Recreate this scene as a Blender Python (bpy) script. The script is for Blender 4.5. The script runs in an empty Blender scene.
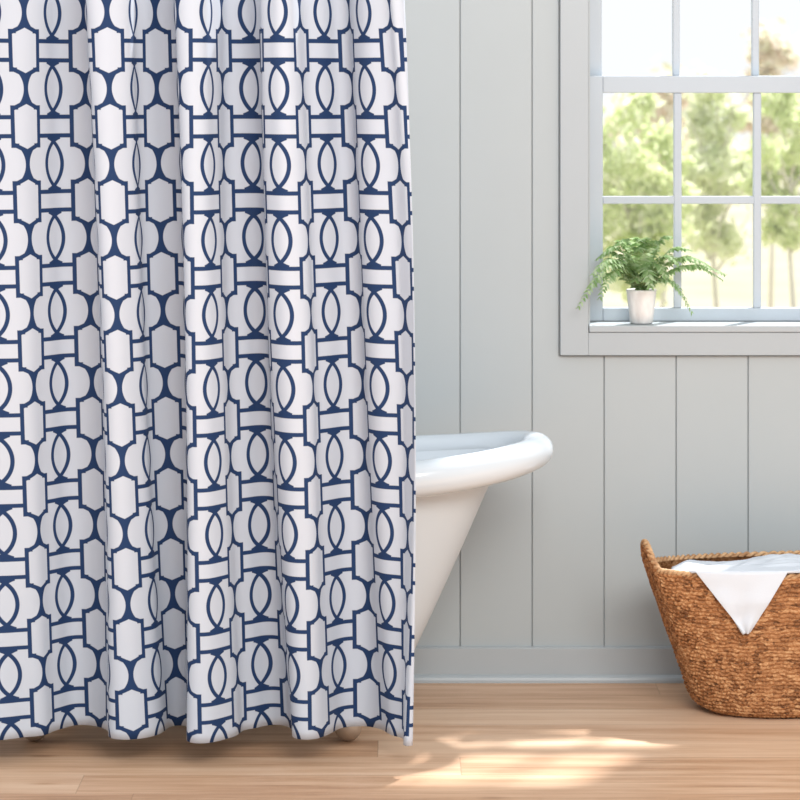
import bpy, bmesh, math, random
from mathutils import Vector, Matrix, noise
random.seed(7)
C = bpy.context.scene
COL = C.collection
# ------------------------------------------------------------------ camera
CAM_D, CAM_H, FPX = 8.3, 1.738, 2822.0
cd = bpy.data.cameras.new('camera'); cam = bpy.data.objects.new('camera', cd); COL.objects.link(cam)
cam.location = (0, -CAM_D, CAM_H); cam.rotation_euler = (math.pi/2, 0, 0)
cd.sensor_width = 36; cd.lens = FPX/800*36; cd.shift_y = -310/800; cd.clip_end = 400
cd.dof.use_dof = True; cd.dof.focus_distance = 7.45; cd.dof.aperture_fstop = 6.5
C.camera = cam
# ------------------------------------------------------------------ light
C.view_settings.view_transform = 'Standard'; C.view_settings.look = 'None'
C.view_settings.gamma = 1; C.view_settings.exposure = 0.0
w = bpy.data.worlds.new('world'); C.world = w; w.use_nodes = True
bg = w.node_tree.nodes['Background']; bg.inputs[0].default_value = (0.945, 0.975, 1.0, 1); bg.inputs[1].default_value = 1.06
sd = bpy.data.lights.new('sun', 'SUN'); sd.energy = 9; sd.angle = math.radians(2.6); sd.color = (1, .985, .975)
sun = bpy.data.objects.new('sun', sd); COL.objects.link(sun)
sun.rotation_euler = Vector((-0.60, -1.0, -1.68)).to_track_quat('-Z', 'Y').to_euler()
def area(name, loc, target, size, power, color):
    a = bpy.data.lights.new(name, 'AREA'); a.shape = 'RECTANGLE'; a.size, a.size_y = size; a.energy = power; a.color = color
    o = bpy.data.objects.new(name, a); COL.objects.link(o); o.location = loc
    o.rotation_euler = (Vector(target)-Vector(loc)).to_track_quat('-Z', 'Y').to_euler(); return o
area('left_key_light', (-4.6, -2.6, 2.1), (-0.2, -1.0, 1.0), (2.4, 2.2), 30, (.88, .94, 1))  # soft key light added from the left for contrast on the curtain folds
area('front_fill_light', (1.6, -6.6, 3.9), (.8, -1.0, .0), (3.4, 2.0), 300, (1, .965, .92))  # fill light added above and in front to brighten lower wall and floor

# ------------------------------------------------------------------ helpers
def tag(o, label=None, cat=None, group=None, kind=None):
    if label: o['label'] = label
    if cat: o['category'] = cat
    if group: o['group'] = group
    if kind: o['kind'] = kind
    return o
def link_mesh(name, verts, faces, mats, parent=None, smooth=False, uvs=None, midx=None):
    me = bpy.data.meshes.new(name); me.from_pydata([tuple(v) for v in verts], [], faces); me.update()
    if not isinstance(mats, (list, tuple)): mats = [mats]
    for m in mats: me.materials.append(m)
    if smooth:
        for p in me.polygons: p.use_smooth = True
    if midx:
        for p, i in zip(me.polygons, midx): p.material_index = i
    if uvs is not None:
        l = me.uv_layers.new(name='UVMap')
        for lp in me.loops: l.data[lp.index].uv = uvs[lp.vertex_index]
    o = bpy.data.objects.new(name, me); COL.objects.link(o)
    if parent: o.parent = parent
    return o
def empty(name, loc):
    o = bpy.data.objects.new(name, None); COL.objects.link(o); o.location = loc; o.empty_display_size = .1; return o
class MB:
    def __init__(s): s.v = []; s.f = []
    def box(s, x0, x1, y0, y1, z0, z1, ch=0.0):
        """axis aligned box; ch chamfers the vertical front (-y) edges"""
        n = len(s.v)
        if ch:
            pts = [(x0, y1), (x1, y1), (x1, y0+ch), (x1-ch, y0), (x0+ch, y0), (x0, y0+ch)]
        else: pts = [(x0, y1), (x1, y1), (x1, y0), (x0, y0)]
        k = len(pts)
        for z in (z0, z1): s.v += [(a, b, z) for a, b in pts]
        s.f.append(tuple(n+i for i in range(k))); s.f.append(tuple(n+k+i for i in reversed(range(k))))
        for i in range(k):
            j = (i+1) % k; s.f.append((n+j, n+i, n+k+i, n+k+j))
    def strip(s, rings, closed=True, capa=False, capb=False):
        n = len(s.v); k = len(rings[0])
        for r in rings: s.v += [tuple(p) for p in r]
        for a in range(len(rings)-1):
            for i in range(k if closed else k-1):
                j = (i+1) % k
                s.f.append((n+a*k+i, n+a*k+j, n+(a+1)*k+j, n+(a+1)*k+i))
        if capa: s.f.append(tuple(n+i for i in reversed(range(k))))
        if capb: s.f.append(tuple(n+(len(rings)-1)*k+i for i in range(k)))
    def tube(s, pts, rad, k=8, caps=True):
        rings = []; pts = [Vector(p) for p in pts]
        for i, p in enumerate(pts):
            t = (pts[min(i+1, len(pts)-1)]-pts[max(i-1, 0)]).normalized()
            a = t.cross(Vector((0.13, .31, .94))).normalized(); b = t.cross(a)
            r = rad(i/(len(pts)-1)) if callable(rad) else rad
            rings.append([p+a*(r*math.cos(q*2*math.pi/k))+b*(r*math.sin(q*2*math.pi/k)) for q in range(k)])
        s.strip(rings, True, caps, caps)
    def build(s, name, mat, parent=None, smooth=False, bevel=0, offset=None, fix=True):
        v = s.v if offset is None else [(a-offset[0], b-offset[1], c-offset[2]) for a, b, c in s.v]
        o = link_mesh(name, v, s.f, mat, parent, smooth)
        if fix:
            bm = bmesh.new(); bm.from_mesh(o.data); bmesh.ops.recalc_face_normals(bm, faces=bm.faces); bm.to_mesh(o.data); bm.free()
        if bevel:
            m = o.modifiers.new('bevel', 'BEVEL'); m.width = bevel; m.segments = 2; m.limit_method = 'ANGLE'
        return o

# ------------------------------------------------------------------ node expressions
class E:
    def __init__(s, nt, sock): s.nt, s.s = nt, sock
    def op(s, o, *a, clamp=False):
        n = s.nt.nodes.new('ShaderNodeMath'); n.operation = o; n.use_clamp = clamp
        for i, x in enumerate((s,)+a):
            if isinstance(x, E): s.nt.links.new(x.s, n.inputs[i])
            else: n.inputs[i].default_value = x
        return E(s.nt, n.outputs[0])
    def __add__(s, o): return s.op('ADD', o)
    def __sub__(s, o): return s.op('SUBTRACT', o)
    def __mul__(s, o): return s.op('MULTIPLY', o)
    def abs(s): return s.op('ABSOLUTE')
    def max(s, o): return s.op('MAXIMUM', o)
    def min(s, o): return s.op('MINIMUM', o)
def hyp(a, b): return (a*a+b*b).op('SQRT')
def new_mat(name, color, rough=.6, spec=.4):
    m = bpy.data.materials.new(name); m.use_nodes = True; b = m.node_tree.nodes['Principled BSDF']
    b.inputs['Base Color'].default_value = (*color, 1); b.inputs['Roughness'].default_value = rough
    b.inputs['Specular IOR Level'].default_value = spec
    return m
def nd(m, t, **k):
    n = m.node_tree.nodes.new(t)
    for a, v in k.items(): setattr(n, a, v)
    return n
def coords(m, scale=(1, 1, 1), kind='Object'):
    t = nd(m, 'ShaderNodeTexCoord'); mp = nd(m, 'ShaderNodeMapping'); mp.inputs['Scale'].default_value = scale
    m.node_tree.links.new(t.outputs[kind], mp.inputs[0]); return mp.outputs[0]
def ramp(m, fac, stops):
    r = nd(m, 'ShaderNodeValToRGB'); e = r.color_ramp.elements
    while len(e) < len(stops): e.new(.5)
    for i, (p, c) in enumerate(stops): e[i].position = p; e[i].color = (*c, 1)
    m.node_tree.links.new(fac, r.inputs[0]); return r.outputs[0]
def noisy(m, vec, scale, detail=3, rough=.5):
    n = nd(m, 'ShaderNodeTexNoise'); n.inputs['Scale'].default_value = scale; n.inputs['Detail'].default_value = detail
    n.inputs['Roughness'].default_value = rough; m.node_tree.links.new(vec, n.inputs['Vector']); return n.outputs[0]
def bump(m, h, strength, dist):
    b = nd(m, 'ShaderNodeBump'); b.inputs['Strength'].default_value = strength; b.inputs['Distance'].default_value = dist
    m.node_tree.links.new(h, b.inputs['Height']); m.node_tree.links.new(b.outputs[0], m.node_tree.nodes['Principled BSDF'].inputs['Normal'])
def base(m, sock): m.node_tree.links.new(sock, m.node_tree.nodes['Principled BSDF'].inputs['Base Color'])

M = {}
def painted(name, c1, c2, rough):
    m = new_mat(name, c1, rough); base(m, ramp(m, noisy(m, coords(m), 2.5, 3), [(.3, c1), (.7, c2)]))
    bump(m, noisy(m, coords(m), 220, 2), .05, .001); return m
M['wall'] = painted('painted_wall', (.385, .423, .438), (.395, .433, .448), .55)
M['trim'] = painted('painted_trim', (.372, .408, .432), (.382, .418, .442), .4)
M['sash'] = painted('painted_sash', (.43, .485, .54), (.44, .495, .55), .35)
M['enamel'] = new_mat('white_enamel', (.56, .615, .665), .12, .5)
M['shell'] = painted('tub_exterior_paint', (.53, .575, .61), (.54, .585, .62), .5)
M['foot'] = painted('aged_brass_foot', (.40, .30, .22), (.48, .37, .28), .4); M['foot'].node_tree.nodes['Principled BSDF'].inputs['Metallic'].default_value = .35

# floor: oak planks running left to right
SEED = 0.0
def floor_mat():
    m = new_mat('oak_planks', (.5, .35, .25), .42, .4); L = m.node_tree.links.new
    t = nd(m, 'ShaderNodeTexCoord'); s = nd(m, 'ShaderNodeSeparateXYZ'); L(t.outputs['Object'], s.inputs[0])
    X, Y = E(m.node_tree, s.outputs[0]), E(m.node_tree, s.outputs[1])
    PW, PL = .19, 1.9
    row = (Y*(1/PW)).op('FLOOR'); fy = (Y*(1/PW)).op('FRACT')
    wn = nd(m, 'ShaderNodeTexWhiteNoise', noise_dimensions='1D'); L(row.s, wn.inputs['W'])
    xs = X*(1/PL)+E(m.node_tree, wn.outputs[0])*3.7
    col = xs.op('FLOOR'); fx = xs.op('FRACT')
    cv = nd(m, 'ShaderNodeCombineXYZ'); L((row+SEED).s, cv.inputs[0]); L(col.s, cv.inputs[1])
    wn2 = nd(m, 'ShaderNodeTexWhiteNoise', noise_dimensions='2D'); L(cv.outputs[0], wn2.inputs['Vector'])
    pid = E(m.node_tree, wn2.outputs[0])
    gv = nd(m, 'ShaderNodeCombineXYZ'); L((X*1.1+pid*13).s, gv.inputs[0]); L((Y*16).s, gv.inputs[1]); L((pid*31).s, gv.inputs[2])
    g1 = noisy(m, gv.outputs[0], 1.6, 5, .6)
    gv2 = nd(m, 'ShaderNodeCombineXYZ'); L((X*6+pid*7).s, gv2.inputs[0]); L((Y*150).s, gv2.inputs[1]); L((pid*11).s, gv2.inputs[2])
    g2 = noisy(m, gv2.outputs[0], 1.0, 3, .6)
    kn = nd(m, 'ShaderNodeTexVoronoi'); kv = nd(m, 'ShaderNodeCombineXYZ'); L((X*2.2).s, kv.inputs[0]); L((Y*7).s, kv.inputs[1])
    kn.inputs['Scale'].default_value = 1.0; L(kv.outputs[0], kn.inputs['Vector'])
    knot = (E(m.node_tree, kn.outputs['Distance'])*-9+1).op('MAXIMUM', 0.0)
    f = E(m.node_tree, g1)*.75+E(m.node_tree, g2)*.25+(pid-.5)*.36-knot*.22
    c = ramp(m, f.s, [(.20, (.32, .17, .095)), (.38, (.50, .295, .175)), (.55, (.63, .41, .265)), (.80, (.73, .53, .375))])
    seam = (fy.min(fy*-1+1)*PW).min(fx.min(fx*-1+1)*PL)
    sm = (seam*(-1/.0022)+1).op('MAXIMUM', 0.0)
    mx = nd(m, 'ShaderNodeMix', data_type='RGBA'); L((sm*.38).s, mx.inputs[0]); L(c, mx.inputs[6]); mx.inputs[7].default_value = (.16, .09, .05, 1)
    base(m, mx.outputs[2]); bump(m, (E(m.node_tree, g2)*.3-sm).s, .25, .002); return m
M['floor'] = floor_mat()

# ------------------------------------------------------------------ structure: floor, wall, baseboard
b = MB(); b.box(-5, 5, -7.6, .02, -.12, 0); tag(b.build('floor', M['floor']), kind='structure')
WX0, WX1, WZ0, WZ1 = .553, 1.345, 1.047, 2.47          # window opening
b = MB(); TH = .22; G0, PITCH = .1765, .2118
def wall_piece(x0, x1, z0, z1):
    b.box(x0, x1, .008, TH, z0, z1)
wall_piece(-5, WX0, 0, 2.8); wall_piece(WX1, 5, 0, 2.8); wall_piece(WX0, WX1, 0, WZ0-.022); wall_piece(WX0, WX1, WZ1, 2.8)
CX0, CX1, CZ0, CZ1 = WX0-.0825-.0035, WX1+.0825+.0035, WZ0-.088-.0035, WZ1+.0825+.0035
k0 = int((-5-G0)/PITCH)
for k in range(k0, k0+48):
    x0, x1 = G0+k*PITCH+.0016, G0+(k+1)*PITCH-.0016
    def brd(a, c, z0, z1):
        if c-a > .004: b.box(a, c, 0, .0085, z0, z1, .0015)
    if x1 <= CX0 or x0 >= CX1: brd(x0, x1, 0, 2.8)
    else:
        if x0 < CX0: brd(x0, CX0, CZ0, CZ1)
        if x1 > CX1: brd(CX1, x1, CZ0, CZ1)
        brd(x0, x1, 0, CZ0); brd(x0, x1, CZ1, 2.8)
tag(b.build('wall_back', M['wall']), kind='structure')
b = MB(); b.box(-5, 5, -.016, 0, .012, .099); b.box(-5, 5, -.013, 0, .099, .102)
tag(b.build('baseboard_back', M['trim'], bevel=.002), kind='structure')
b = MB()
pr = [(0, 0), (-.032, 0), (-.032, .008), (-.029, .015), (-.023, .019), (-.016, .021), (0, .021)]
b.strip([[(x, y, z) for y, z in pr] for x in (-5, 5)], True, True, True)
tag(b.build('trim_1', M['trim']), kind='structure')

# ------------------------------------------------------------------ window
win = empty('window_1', ((WX0+WX1)/2, 0, WZ0)); tag(win, kind='structure'); WO = win.location
def wbuild(mb, name, mat, bevel=.002, parent=None): return mb.build(name, mat, parent or win, bevel=bevel, offset=WO)
b = MB(); CW = .0825
b.box(WX0-CW, WX0, -.02, .0078, WZ0-.088, WZ1+CW); b.box(WX1, WX1+CW, -.02, .0078, WZ0-.088, WZ1+CW)
b.box(WX0, WX1, -.02, .0078, WZ0-.088, WZ0-.021); b.box(WX0, WX1, -.02, .0078, WZ1, WZ1+CW)
wbuild(b, 'casing', M['trim'])
b = MB(); b.box(WX0+.002, WX1-.002, -.024, .215, WZ0-.02, WZ0); wbuild(b, 'window_sill', M['trim'], .003)
b = MB(); e = .0015
b.box(WX0+e, WX0+.006, .0, .215, WZ0, WZ1-e); b.box(WX1-.006, WX1-e, .0, .215, WZ0, WZ1-e); b.box(WX0+.006, WX1-.006, 0, .215, WZ1-.006, WZ1-e)
wbuild(b, 'jamb', M['trim'], 0)
glass = bpy.data.materials.new('window_glass'); glass.use_nodes = True; nt = glass.node_tree; nt.nodes.clear()
o_ = nt.nodes.new('ShaderNodeOutputMaterial'); tr = nt.nodes.new('ShaderNodeBsdfTransparent'); gl = nt.nodes.new('ShaderNodeBsdfGlossy')
gl.inputs['Roughness'].default_value = .02; mx = nt.nodes.new('ShaderNodeMixShader'); mx.inputs[0].default_value = .05
nt.links.new(tr.outputs[0], mx.inputs[1]); nt.links.new(gl.outputs[0], mx.inputs[2]); nt.links.new(mx.outputs[0], o_.inputs[0])
GX0, GX1 = .606, 1.292; MX = (.830, 1.068)
def sash(name, y0, y1, z0, gz0, gz1, z1, hz, mw, label):
    x0, x1 = WX0+.007, WX1-.007
    b = MB(); b.box(x0, GX0, y0, y1, z0, z1); b.box(GX1, x1, y0, y1, z0, z1)
    b.box(GX0, GX1, y0, y1, z0, gz0); b.box(GX0, GX1, y0, y1, gz1, z1)
    s_ = wbuild(b, name, M['sash'], .003); tag(s_, label)
    b = MB()
    for x in MX: b.box(x-mw/2, x+mw/2, y0+.004, y1-.004, gz0, gz1)
    b.box(GX0, GX1, y0+.006, y1-.006, hz-mw/2, hz+mw/2)
    b.build('muntins', M['sash'], s_, bevel=.003, offset=WO)
    zz = [(gz0, hz-mw/2), (hz+mw/2, gz1)]; xx = [(GX0, MX[0]-mw/2), (MX[0]+mw/2, MX[1]-mw/2), (MX[1]+mw/2, GX1)]
    ym = (y0+y1)/2
    for za, zb in zz:
        for xa, xb in xx:
            b = MB(); b.box(xa-.003, xb+.003, ym-.0015, ym+.0015, za-.003, zb+.003); b.build('pane', glass, s_, offset=WO)
sash('lower_sash', .125, .163, WZ0+.001, 1.087, 1.729, 1.780, 1.409, .023, 'white lower sash with six panes')
sash('upper_sash', .170, .208, 1.729, 1.781, 2.41, 2.463, 2.095, .021, 'white upper sash seen against the bright sky')

# ------------------------------------------------------------------ outdoors
lawn = new_mat('sunlit_gravel_lawn', (.8, .78, .66), .9, .1)
base(lawn, ramp(lawn, noisy(lawn, coords(lawn), .5, 4), [(.35, (.34, .34, .22)), (.65, (.44, .39, .29))]))
GZ = -1.2
b = MB()
n = 24
rows = []
for j in range(13):
    y = .5+j*j*.75
    rows.append([(-40+i*120/n, y, GZ+.25*math.sin(i*.9+j*.5)*min(1, y/30)) for i in range(n+1)])
b.strip(rows, False)
tag(b.build('ground', lawn, smooth=True, fix=False), kind='structure')
def leaf_mat(name, c1, c2, c3, tf=.55):
    m = new_mat(name, c1, .6, .2); g = nd(m, 'ShaderNodeNewGeometry')
    c = ramp(m, g.outputs['Random Per Island'], [(0, c1), (.5, c2), (1, c3)]); base(m, c)
    nt = m.node_tree; tl = nd(m, 'ShaderNodeBsdfTranslucent'); nt.links.new(c, tl.inputs[0]); mx = nd(m, 'ShaderNodeMixShader'); mx.inputs[0].default_value = tf
    out = nt.nodes['Material Output']; nt.links.new(nt.nodes['Principled BSDF'].outputs[0], mx.inputs[1]); nt.links.new(tl.outputs[0], mx.inputs[2]); nt.links.new(mx.outputs[0], out.inputs[0])
    return m
M['leaf_a'] = leaf_mat('tree_leaves_green', (.70, .78, .44), (.80, .86, .56), (.90, .90, .72))
M['leaf_b'] = leaf_mat('tree_leaves_blush', (.74, .76, .56), (.88, .82, .72), (.90, .78, .70))
M['leaf_c'] = leaf_mat('tree_leaves_pale', (.74, .80, .54), (.84, .87, .66), (.92, .92, .80))
M['bark'] = painted('grey_bark', (.60, .56, .50), (.70, .66, .60), .8)
def px(p, y): return (p-400)*(y+CAM_D)/FPX
def pz(p, y): return CAM_H-(p-90)*(y+CAM_D)/FPX
def tree(name, pxc, py_top, py_bot, rpx, y, mat, label, n=2600, ls=.06, bare=0.0):
    x = px(pxc, y); zt, zb = pz(py_top, y), pz(py_bot, y); r = rpx*(y+CAM_D)/FPX
    root = empty(name, (x, y, GZ)); tag(root, label, 'tree', 'trees beyond the window')
    b = MB(); zc, rh = (zt+zb)/2-GZ, (zt-zb)/2
    b.tube([(0, 0, -.1), (.03, 0, zc*.35), (-.02, .02, zc*.7), (.02, 0, zc+rh*.6)], lambda t: .035*(1-t*.7), 8)
    tips = []
    for i in range(14):
        a = i*2.4; h0 = zc-rh*.9+rh*1.1*i/14
        e_ = Vector((math.cos(a)*r*.75, math.sin(a)*r*.75, h0+rh*random.uniform(.3, .8)))
        s0 = Vector((0, 0, h0)); mid = (s0+e_)/2+Vector((0, 0, -.04))
        b.tube([s0, mid, e_], lambda t: .016*(1-t*.8), 5); tips += [e_, mid]
    b.build('trunk', M['bark'], root, smooth=True)
    clus = []
    for i in range(26):
        while True:
            q = Vector((random.uniform(-1, 1), random.uniform(-1, 1), random.uniform(-1, 1)))
            if q.length < 1: break
        clus.append((Vector((q.x*r*.85, q.y*r*.85, zc+q.z*rh*.85)), random.uniform(.22, .42)*r))
    v = []; f = []
    for i in range(n):
        c, cr = random.choice(clus)
        p = c+Vector((random.gauss(0, .5), random.gauss(0, .5), random.gauss(0, .42)))*cr
        a = Vector((random.uniform(-1, 1), random.uniform(-1, 1), random.uniform(-1, 1))).normalized()
        bb = a.cross(Vector((random.uniform(-1, 1), random.uniform(-1, 1), random.uniform(-1, 1)))).normalized()
        s = ls*random.uniform(.6, 1.3); k = len(v)
        v += [p-a*s, p-a*s*.2+bb*s*.4, p+a*s, p-a*s*.2-bb*s*.4]; f.append((k, k+1, k+2, k+3))
    link_mesh('foliage', v, f, mat, root)
tree('leafy_tree', 634, 78, 312, 58, 15.5, M['leaf_a'], 'leafy green tree outside behind the left window panes', 5200)
tree('leafy_tree', 715, 62, 285, 50, 16.5, M['leaf_c'], 'pale green tree outside behind the middle window panes', 3800)
tree('leafy_tree', 792, 60, 262, 46, 15.8, M['leaf_a'], 'green tree outside behind the right window panes', 3200)
tree('leafy_tree', 862, 50, 270, 38, 17.0, M['leaf_c'], 'pale tree outside past the right edge of the window view', 2200)
tree('leafy_tree', 560, 70, 280, 38, 16.5, M['leaf_c'], 'pale tree outside hidden past the left side of the window', 2200)
tree('blush_tree', 662, 48, 215, 62, 27, M['leaf_b'], 'distant blush orange tree top behind the leafy trees, left of the middle muntin', 2600, .10)
tree('blush_tree', 770, 20, 190, 42, 28, M['leaf_b'], 'distant blush orange tree top at upper right of the window', 1500, .10)

# ------------------------------------------------------------------ bathtub
TX, TY = -.52, -.485
tub = empty('bathtub', (TX, TY, 0)); tag(tub, 'white freestanding roll-top bathtub on feet behind the patterned shower curtain', 'bathtub')
def sell(a, bb, n, th):
    c, s = math.cos(th), math.sin(th)
    return (a*math.copysign(abs(c)**(2/n), c), bb*math.copysign(abs(s)**(2/n), s))
def rimz(x): return .692+.052*min(1.1, abs(x/.9))**3
NS = 96; ths = [2*math.pi*i/NS for i in range(NS)]
def body_dims(z):
    # right end profile measured from the tub centre
    pts = [(.115, .20, .08), (.12, .34, .13), (.14, .47, .17), (.187, .56, .205), (.30, .617, .235), (.45, .69, .262), (.60, .762, .286), (.655, .793, .30), (.70, .85, .325)]
    if z <= pts[0][0]: return pts[0][1:]
    for (z0, a0, b0), (z1, a1, b1) in zip(pts, pts[1:]):
        if z <= z1:
            t = (z-z0)/(z1-z0); return a0+(a1-a0)*t, b0+(b1-b0)*t
    return pts[-1][1:]
def tub_rings(off, zs, zlo):
    rings = []
    for zf in zs:
        z = zlo+(.69-zlo)*zf
        a, bb = body_dims(max(z, .115)); ring = []
        for th in ths:
            x, y = sell(a-off, bb-off, 2.3, th); xr = sell(.86, .3, 2.3, th)[0]
            ring.append((x, y, z+(rimz(xr)-.69)*zf**1.5))
        rings.append(ring)
    return rings
zs = [0, .01, .04, .08, .125, .2, .3, .4, .5, .6, .7, .8, .87, .93, .965, 1]
b = MB(); b.strip(tub_rings(0, zs, .115), True, True, False); o = b.build('shell', M['shell'], tub, smooth=True); tag(o, 'warm white painted outside of the tub')
b = MB(); b.strip(tub_rings(.028, zs[:-1]+[1], .16), True, True, False)
o = b.build('basin', M['enamel'], tub, smooth=True)
b = MB(); RR = .043; NP = 160
rings = []
for i in range(NP):
    th = 2*math.pi*i/NP
    def P_(t):
        x, y = sell(.900, .330, 2.25, t); return Vector((x, y, rimz(x)))
    p = P_(th); t = (P_(th+.01)-P_(th-.01)).normalized(); nn = t.cross(Vector((0, 0, 1))).normalized(); up = nn.cross(t)
    kk = 1.16-.16*min(1, abs(p.x/.9))**6
    rings.append([p-Vector((0, 0, RR*(kk-1)))+nn*(RR*1.05*math.cos(q*math.pi/10))+up*(RR*kk*math.sin(q*math.pi/10)) for q in range(20)])
rings.append(rings[0]); b.strip(rings, True); o = b.build('rim', M['enamel'], tub, smooth=True); tag(o, 'glossy white rolled rim')
for sx in (1, -1):
    for sy in (-1, 1):
        b = MB(); fx = .381 if sx > 0 else -.456; fy = .28*sy
        rings = []
        for i in range(13):          # ball
            a = math.pi*i/12; r = .036*math.sin(a)+.0005; z = .036-.036*math.cos(a)
            rings.append([(fx+r*math.cos(q*math.pi/10), fy+r*math.sin(q*math.pi/10), z) for q in range(20)])
        b.strip(rings, True, True, True)
        # curved leg rising from the ball to the tub shell
        rings = []
        for i in range(10):
            t = i/9; z = .058+t*.125; yy = fy-sy*(.115*t**1.6); ww = .022+.030*math.sin(t*math.pi*.6); dd = .016+.012*t
            rings.append([(fx+ww*math.cos(q*math.pi/8), yy+dd*math.sin(q*math.pi/8), z) for q in range(16)])
        b.strip(rings, True, True, True)
        tag(b.build('foot', M['foot'], tub, smooth=True), 'tan metal ball foot')

# ------------------------------------------------------------------ shower curtain
FIT = {"top": ([-0.882,-0.818,-0.755,-0.691,-0.628,-0.561,-0.492,-0.507,-0.655,-0.815,-0.869,-0.93,-1.066,-1.064,-0.839,-0.478,-0.132,0.233,0.714,1.198,1.449,1.466,1.458,1.467,1.448,1.185,0.673,0.143,-0.237,-0.479,-0.666,-0.943,-1.328,-1.509,-1.355,-1.016,-0.838,-0.801,-0.684,-0.257,0.429,1.063,1.431,1.5,1.49,1.49,1.499,1.441,1.127,0.628,0.107,-0.373,-0.906,-1.253,-1.288,-1.165,-1.218,-1.359,-1.336,-1.094,-0.687,-0.283,0.138,0.636,1.02,1.197,1.362,1.501,1.541,1.5,1.136,0.834,0.923,0.726,0.067,-0.641,-1.038,-1.203,-1.323,-1.269,-0.935,-0.647,-0.658,-0.828,-0.98,-0.869,-0.211,0.739,1.358,1.453,1.279,1.107,1.041,0.907,0.658,0.414,0.38,0.723,1.287,1.196,0.011,-1.26,-1.704], -1.0913, 0.1232),
"mid": ([0.101,0.039,-0.024,-0.089,-0.157,-0.251,-0.424,-0.69,-0.978,-1.114,-1.013,-0.931,-1.021,-1.006,-0.766,-0.408,-0.119,0.123,0.428,0.805,1.146,1.371,1.459,1.467,1.457,1.31,0.94,0.336,-0.331,-0.753,-0.815,-0.866,-1.187,-1.481,-1.518,-1.273,-0.897,-0.568,-0.313,0.032,0.54,1.071,1.415,1.501,1.494,1.492,1.493,1.504,1.435,1.031,0.344,-0.322,-0.815,-1.064,-1.112,-1.121,-1.277,-1.408,-1.277,-0.962,-0.678,-0.64,-0.732,-0.341,0.485,1.192,1.474,1.489,1.5,1.449,1.25,1.052,0.942,0.73,0.355,-0.101,-0.559,-1.012,-1.359,-1.401,-1.077,-0.779,-0.783,-0.873,-0.856,-0.622,-0.14,0.534,1.141,1.426,1.348,1.137,0.961,0.691,0.367,0.194,0.39,1.15,1.12,1.15,1.2,1.2,1.2], -1.0913, 0.0737),
"bot": ([0.1,-0.1,-0.25,-0.35,-0.42,-0.312,-0.35,-0.658,-1.07,-1.272,-1.112,-0.956,-1.04,-0.999,-0.676,-0.199,0.208,0.477,0.681,0.895,1.138,1.352,1.464,1.462,1.318,1.004,0.552,0.074,-0.352,-0.657,-0.782,-0.88,-1.099,-1.323,-1.43,-1.381,-1.218,-0.853,-0.218,0.564,1.199,1.487,1.501,1.493,1.494,1.493,1.499,1.492,1.277,0.777,0.143,-0.399,-0.766,-0.923,-0.955,-0.997,-1.132,-1.306,-1.374,-1.194,-0.824,-0.676,-0.859,-0.821,-0.343,0.339,0.887,1.203,1.36,1.429,1.457,1.447,1.357,1.117,0.703,0.179,-0.351,-0.84,-1.129,-1.197,-1.145,-1.101,-1.106,-1.044,-0.833,-0.499,-0.159,0.252,0.69,1.003,1.113,1.158,1.202,1.01,0.68,0.611,1.129,1.45,1.48,1.42,1.1,-1.25,-1.5], -1.0629, 0.0867)}
PU, PD = .196, .1
def curve(th, X0, Y0):
    ext = [th[k] for k in range(0, 40)]                   # folds beyond the frame repeat the first ones
    for i in range(40): ext[-1-i] = -1.25*math.cos((i+4)*2*math.pi/20)
    full = ext+list(th); n = len(full); S = 4
    us, xs, ys = [], [0.0], [0.0]
    tf = []
    for i in range(n-1):
        for k in range(S): tf.append(full[i]+(full[i+1]-full[i])*(k+.5)/S)
    h = PU*PD/S
    for t in tf: xs.append(xs[-1]+math.cos(t)*h); ys.append(ys[-1]+math.sin(t)*h)
    us = [-.8-4.0+PD/S*i for i in range(len(xs))]
    dx, dy = X0-xs[40*S], Y0-ys[40*S]
    drift = (ys[40*S]-ys[0])*.8
    ys = [y+(drift*(40*S-i)/(40*S) if i < 40*S else 0) for i, y in enumerate(ys)]
    return us, [x+dx for x in xs], [y+dy for y in ys]
U, XT, YT = curve(*FIT['top']); _, XM, YM = curve(*FIT['mid']); _, XB, YB = curve(*FIT['bot'])
verts, uvs, faces = [], [], []
NR = 90; ZTOP, ZHEM = 2.02, .073
for j in range(NR+1):
    z = ZTOP+(ZHEM-ZTOP)*j/NR
    y = 90+385.5*(CAM_H-z)
    nrow = (76.2-math.sqrt(max(76.2**2-4*.41*(y-50.6), 1)))/(2*.41)
    s = max(-.2, (y-70)/(655-70)); a0, a1, a2 = 2*(s-.5)*(s-1), -4*s*(s-1), 2*s*(s-.5)
    for i in range(len(U)-5):
        X = a0*XT[i]+a1*XM[i]+a2*XB[i]; Y = a0*YT[i]+a1*YM[i]+a2*YB[i]
        verts.append((X, -.98-Y, z)); uvs.append((U[i], nrow))
nc = len(U)-5
for j in range(NR):
    for i in range(nc-1):
        k = j*nc+i; faces.append((k, k+nc, k+nc+1, k+1))
cm = new_mat('curtain_lattice_print', (.8, .8, .82), .75, .2)
nt = cm.node_tree; L = nt.links.new
t = nd(cm, 'ShaderNodeTexCoord'); sp = nd(cm, 'ShaderNodeSeparateXYZ'); L(t.outputs['UV'], sp.inputs[0])
u_, v_ = E(nt, sp.outputs[0]), E(nt, sp.outputs[1])
x_ = ((u_+10.5).op('FRACT')-.5).abs(); y_ = ((v_+10.5).op('FRACT')-.5).abs()
HX = .205
d1 = (x_-HX).abs().max(y_-.226)
dB = (y_-.252).abs().max(x_-HX).max(x_*-1+.150)
dC = ((y_+x_*.46-.328)*.91).abs().max(x_-.165)
dD = (x_-.000).max(y_*-1+.36)
d3 = (hyp(x_-.334, y_-.5)-.3285).abs().max(x_-.140).max(y_*-1+.30)
dL = (y_-.147).max(x_*-1+.485).max(y_*-1+.125)
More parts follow.
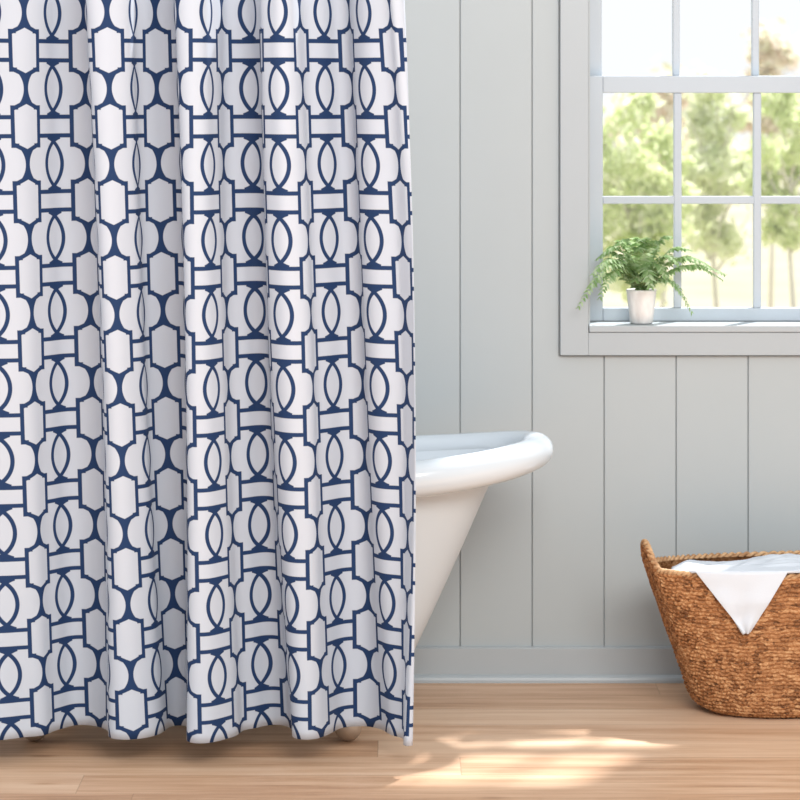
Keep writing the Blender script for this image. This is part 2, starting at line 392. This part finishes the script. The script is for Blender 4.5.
d4 = (y_-.125).abs().max(x_*-1+(HX+.03))
RL, SG = .37, .15
d5 = (hyp(x_-(.5+RL-SG), y_-.5)-RL).abs().max(y_*-1+.155)
d6 = (hyp(x_-(.5-RL+SG), y_-.5)-RL).abs().max(y_-.20).max(x_*-1+.40)
d = d1.min(dB).min(dL).min(dD).min(dC).min(d3).min(d4).min(d5).min(d6)
msk = ((d-.0285)*(-1/.008)+.5).op('MINIMUM', 1.0).op('MAXIMUM', 0.0)
mxc = nd(cm, 'ShaderNodeMix', data_type='RGBA'); L(msk.s, mxc.inputs[0])
mxc.inputs[6].default_value = (.525, .575, .655, 1); mxc.inputs[7].default_value = (.015, .040, .115, 1)
base(cm, mxc.outputs[2])
bump(cm, noisy(cm, coords(cm), 700, 2), .15, .0006)
tl = nd(cm, 'ShaderNodeBsdfTranslucent'); L(mxc.outputs[2], tl.inputs[0]); ms = nd(cm, 'ShaderNodeMixShader'); ms.inputs[0].default_value = .12
L(nt.nodes['Principled BSDF'].outputs[0], ms.inputs[1]); L(tl.outputs[0], ms.inputs[2]); L(ms.outputs[0], nt.nodes['Material Output'].inputs[0])
cur = link_mesh('shower_curtain', verts, faces, cm, None, True, uvs)
tag(cur, 'white shower curtain with navy blue lattice print hanging in deep folds', 'shower curtain')
sm_ = cur.modifiers.new('cloth', 'SOLIDIFY'); sm_.thickness = .0012

# ------------------------------------------------------------------ woven basket
BX, BY = 1.09, -.345; BA = math.radians(9)
bask = empty('woven_basket', (BX, BY, 0)); bask.rotation_euler = (0, 0, BA)
tag(bask, 'brown woven seagrass basket with raised pointed ends on the floor by the wall', 'basket')
wm = new_mat('woven_seagrass', (.35, .2, .1), .65, .25)
NU, NV = 784, 216
def prof(h):   # half length, half depth against height fraction
    pts = [(0, .205, .135), (.015, .235, .158), (.05, .262, .174), (.11, .278, .180), (.19, .290, .183), (.4, .322, .187), (.62, .357, .189), (.84, .391, .190), (1, .414, .190)]
    for (h0, a0, b0), (h1, a1, b1) in zip(pts, pts[1:]):
        if h <= h1:
            t = (h-h0)/(h1-h0); return a0+(a1-a0)*t, b0+(b1-b0)*t
    return pts[-1][1:]
def top_h(th):
    c = abs(math.cos(th)); return .396+.006*c**2+.068*max(0, (c-.93)/.07)**1.7
def bask_pt(th, h, off=0.0, zoff=0.0):
    a, bb = prof(h); x, y = sell(a+off, bb+off, 2.2+.1*(1-h), th); return Vector((x, y, h*top_h(th)+zoff))
ROWS, STW = 36, 112
def weave(th, h):
    r = h*ROWS+.55*noise.noise(Vector((math.cos(th)*14, math.sin(th)*14, h*9))); k = math.floor(r); fr = r-k
    s = th/(2*math.pi)*STW+(.5 if k % 2 else 0)+.13*math.sin(k*7.3)
    fs = s-math.floor(s)
    rowb = math.sqrt(max(0, 1-(2*fr-1)**2)); st = math.sqrt(max(0, 1-(2*fs-1)**2*.9))
    return .0095*(rowb*.25+.75*rowb*st)-.003, (math.floor(s) % STW)*37+k*101
v, uv, f = [], [], []
for j in range(NV+1):
    h = j/NV
    for i in range(NU):
        th = 2*math.pi*i/NU; dsp, cid = weave(th, h)
        dsp += .0016*noise.noise(Vector((math.cos(th)*9, math.sin(th)*9, h*11)))
        v.append(bask_pt(th, h, dsp)); uv.append((th/(2*math.pi)*STW, h*ROWS))
for j in range(NV):
    for i in range(NU):
        i2 = (i+1) % NU; f.append((j*NU+i, j*NU+i2, (j+1)*NU+i2, (j+1)*NU+i))
n0 = len(v)
for j, h in enumerate([1, .85, .6, .35, .12, .05]):       # inside wall
    for i in range(NU): v.append(bask_pt(2*math.pi*i/NU, h, -.012, 0.006 if h < .2 else 0)); uv.append((i/NU*STW, h*ROWS))
for j in range(5):
    for i in range(NU):
        i2 = (i+1) % NU; f.append((n0+j*NU+i2, n0+j*NU+i, n0+(j+1)*NU+i, n0+(j+1)*NU+i2))
for i in range(NU):
    i2 = (i+1) % NU; f.append((NV*NU+i, NV*NU+i2, n0+i2, n0+i))
f.append(tuple(reversed(range(NU)))); f.append(tuple(n0+5*NU+i for i in range(NU)))
nt = wm.node_tree; L = nt.links.new
gt = nd(wm, 'ShaderNodeTexCoord'); vo = nd(wm, 'ShaderNodeTexVoronoi'); 
mp = nd(wm, 'ShaderNodeMapping'); mp.inputs['Scale'].default_value = (1.0, 1.0, 1); L(gt.outputs['UV'], mp.inputs[0]); L(mp.outputs[0], vo.inputs['Vector']); vo.inputs['Scale'].default_value = 1.0
n1 = noisy(wm, gt.outputs['UV'], .28, 3, .6); n2 = noisy(wm, coords(wm, (130, 130, 230)), 1, 3, .65)
sepc = nd(wm, 'ShaderNodeSeparateColor'); L(vo.outputs['Color'], sepc.inputs[0])
ff = E(nt, sepc.outputs[0])*.26+E(nt, n1)*.16+E(nt, n2)*.72
base(wm, ramp(wm, ff.s, [(.36, (.085, .032, .012)), (.50, (.29, .122, .046)), (.62, (.42, .192, .078)), (.80, (.64, .38, .19))]))
bump(wm, n2, .3, .002)
me = link_mesh('body', v, f, wm, bask, True, uv)
# braided rim: two twisted strands
b = MB()
for ph in (0, math.pi):
    rings = []; NB = 720
    pts = []
    for i in range(NB+1):
        th = 2*math.pi*i/NB; p = bask_pt(th, 1, -.004); a = i/NB*2*math.pi*60+ph
        pts.append(p+Vector((math.cos(th)*.0045*math.cos(a), math.sin(th)*.0045*math.cos(a), .003+.0045*math.sin(a))))
    b.tube(pts, .0054, 7, False)
rimm = new_mat('rim_seagrass', (.5, .3, .15), .6, .25)
base(rimm, ramp(rimm, noisy(rimm, coords(rimm), 60, 3), [(.35, (.36, .19, .09)), (.65, (.62, .40, .22))]))
tag(b.build('rim', rimm, bask, smooth=True), 'lighter braided rim')

# ------------------------------------------------------------------ towel in the basket
tow = new_mat('white_terry', (.63, .67, .73), .9, .1)
bump(tow, noisy(tow, coords(tow), 500, 3), .5, .0015)
NX, NT = 90, 80; v, f = [], []
R = Matrix.Rotation(-BA, 3, 'Z')
def smooth01(t): t = max(0, min(1, t)); return t*t*(3-2*t)
ROT = Matrix.Rotation(BA, 3, 'Z')
def front_y(xw, z):   # world y of the basket's front surface at a world x and height
    lo, hi = -math.pi, 0.0
    for q in range(26):
        th = (lo+hi)/2; p = ROT @ bask_pt(th, max(0, min(1, z/top_h(th))))
        if p.x+BX < xw: lo = th
        else: hi = th
    return p.y+BY
for j in range(NT+1):
    t = j/NT*2-1.0        # -1 .. 0 inside, 0 .. 1 hanging in front
    for i in range(NX+1):
        s = i/NX
        if t <= 0:
            k = smooth01((t+.12)/.12); xl, xr = .738+.05*(-t), 1.36-.05*(-t)
            x = (xl+(xr-xl)*s)*(1-k)+(.809+(1.066-.809)*s)*k
            fz = front_y(x, .395); y = fz+.020-.034*smooth01((t+.10)/.10)-t*.25
            z = .417+.002*math.sin(-t*math.pi)-.016*(-t)+(.014*noise.noise(Vector((x*6, t*2.4, 1.2)))+.007*noise.noise(Vector((x*22+t*9, t*6-x*8, 4.2))))*(1-k)+.012*math.exp(-((x-1.16)/.16)**2)*(-t)**.5
            z -= .022*(1-min(1, min(s, 1-s)*14))*(1-k)
        else:
            a_, c_ = .809+(.945-.809)*t, 1.066+(.959-1.066)*t
            x = a_+(c_-a_)*s; z = .417-t*.170-.006*math.sin(s*math.pi)*(1-t)
            y = front_y(x, min(z, .395))-.015-(.004*(1+math.sin(s*8+t*3))+.007*noise.noise(Vector((x*16+t*2, t*2.5-x*6, 7.7))))*min(1, t*2)
        v.append((x, y, z))
for j in range(NT):
    for i in range(NX):
        k = j*(NX+1)+i; f.append((k, k+1, k+NX+2, k+NX+1))
o = link_mesh('towel', [(a-BX, c-BY, e_-.4) for a, c, e_ in v], f, tow, None, True); o.location = (BX, BY, .4)
m_ = o.modifiers.new('thick', 'SOLIDIFY'); m_.thickness = .007; m_.offset = 1
tag(o, 'white folded towel lying in the woven basket with one corner hanging over its front', 'towel')

# ------------------------------------------------------------------ fern in a pot on the window sill
FX, FYY = .714, .046
fern = empty('potted_fern', (FX, FYY, WZ0)); tag(fern, 'small green fern in a pale grey pot on the window sill', 'potted plant')
pm = new_mat('pale_pot_glaze', (.62, .60, .59), .5, .4)
base(pm, ramp(pm, noisy(pm, coords(pm, (30, 30, 12)), 1, 3), [(.35, (.60, .58, .57)), (.65, (.78, .77, .76))]))
b = MB(); pr = [(.0, .0015), (.031, .0015), (.034, .004), (.038, .04), (.044, .092), (.0455, .100), (.0435, .1015), (.041, .098), (.038, .080), (.0, .080)]
b.strip([[(max(r, .0005)*math.cos(q*math.pi/20), max(r, .0005)*math.sin(q*math.pi/20), z) for q in range(40)] for r, z in pr], True, True, False)
b.build('pot', pm, fern, smooth=True)
soil = new_mat('dark_soil', (.05, .035, .025), .95); bump(soil, noisy(soil, coords(soil), 200), .6, .004)
b = MB(); b.strip([[(r*math.cos(q*math.pi/12), r*math.sin(q*math.pi/12), z) for q in range(24)] for r, z in [(.0385, .081), (.0385, .087), (.02, .091), (.0005, .092)]], True, True, True)
b.build('soil', soil, fern, smooth=True)
fm = leaf_mat('fern_leaflets', (.22, .36, .14), (.36, .50, .24), (.54, .66, .42))
def frond(azim, reach, height, droop, wob=0):
    dirv = Vector((math.cos(azim), math.sin(azim), 0)); pts = []
    n = 30
    for i in range(n+1):
        t = i/n; r = reach*(t**1.1); z = .088+height*math.sin(min(1, t*1.25)*math.pi/2)-droop*t**2.6
        p = dirv*(r+.008)+Vector((0, 0, z)); p.y = max(-.22, min(.045, p.y)) ; p += Vector((-dirv.y, dirv.x, 0))*wob*math.sin(t*3)
        p.y = min(.045, p.y)
        pts.append(p)
    b = MB(); b.tube(pts[:-1], lambda t: .0011*(1-t*.7), 5)
    for i in range(3, n):
        for side in (-1, 1):
            t = i/n; tang = (pts[i+1]-pts[i-1]).normalized(); up = Vector((0, 0, 1))
            sd_ = tang.cross(up)
            sd_ = sd_.normalized() if sd_.length > .1 else Vector((1, 0, 0))
            ln = .034*math.sin(min(1, t*1.5+.15)*math.pi/2)*(1-max(0, t-.6)*1.8)*random.uniform(.8, 1.15)+.003
            dr = (sd_*side+tang*.45+Vector((0, 0, random.uniform(-.45, .15)))).normalized()
            wv = tang*.0052; p = pts[i]; k = len(b.v)
            q1 = p+dr*ln*.45; q2 = p+dr*ln-Vector((0, 0, ln*.2))
            for q_ in (p-wv*.3, q1-wv, q2, q1+wv, p+wv*.3):
                b.v.append((q_.x, min(q_.y, .052), q_.z))
            b.f.append((k, k+1, k+2, k+3, k+4))
    b.build('frond', fm, fern, fix=False)
SP = [(3.74, .235, .110, .150, 0), (3.84, .215, .135, .115, .01), (3.80, .19, .14, .08, 0), (3.95, .19, .12, .13, 0), (3.0, .11, .12, .05, 0), (3.25, .13, .15, .05, 0), (3.5, .12, .16, .04, 0),
      (-.12, .235, .115, .075, 0), (-.25, .245, .11, .05, .01), (-.3, .20, .135, .05, 0), (-.45, .155, .085, .145, 0), (.10, .16, .12, .03, 0), (-.2, .14, .15, .02, 0), (-.6, .12, .14, .05, 0),
      (-.9, .10, .12, .07, 0), (-1.4, .10, .11, .09, 0), (-2.4, .11, .13, .06, 0), (4.6, .05, .17, .01, 0), (-1.2, .04, .16, .01, 0), (-1.8, .06, .15, .02, 0),
      (2.6, .055, .165, .01, 0), (.6, .07, .16, .01, 0), (-.05, .08, .17, 0, 0), (-2.8, .08, .165, .02, 0), (-2.0, .05, .07, .03, 0), (-1.0, .05, .07, .03, 0), (-.5, .05, .08, .02, 0), (3.6, .05, .08, .02, 0)]
for a in SP: frond(*a)
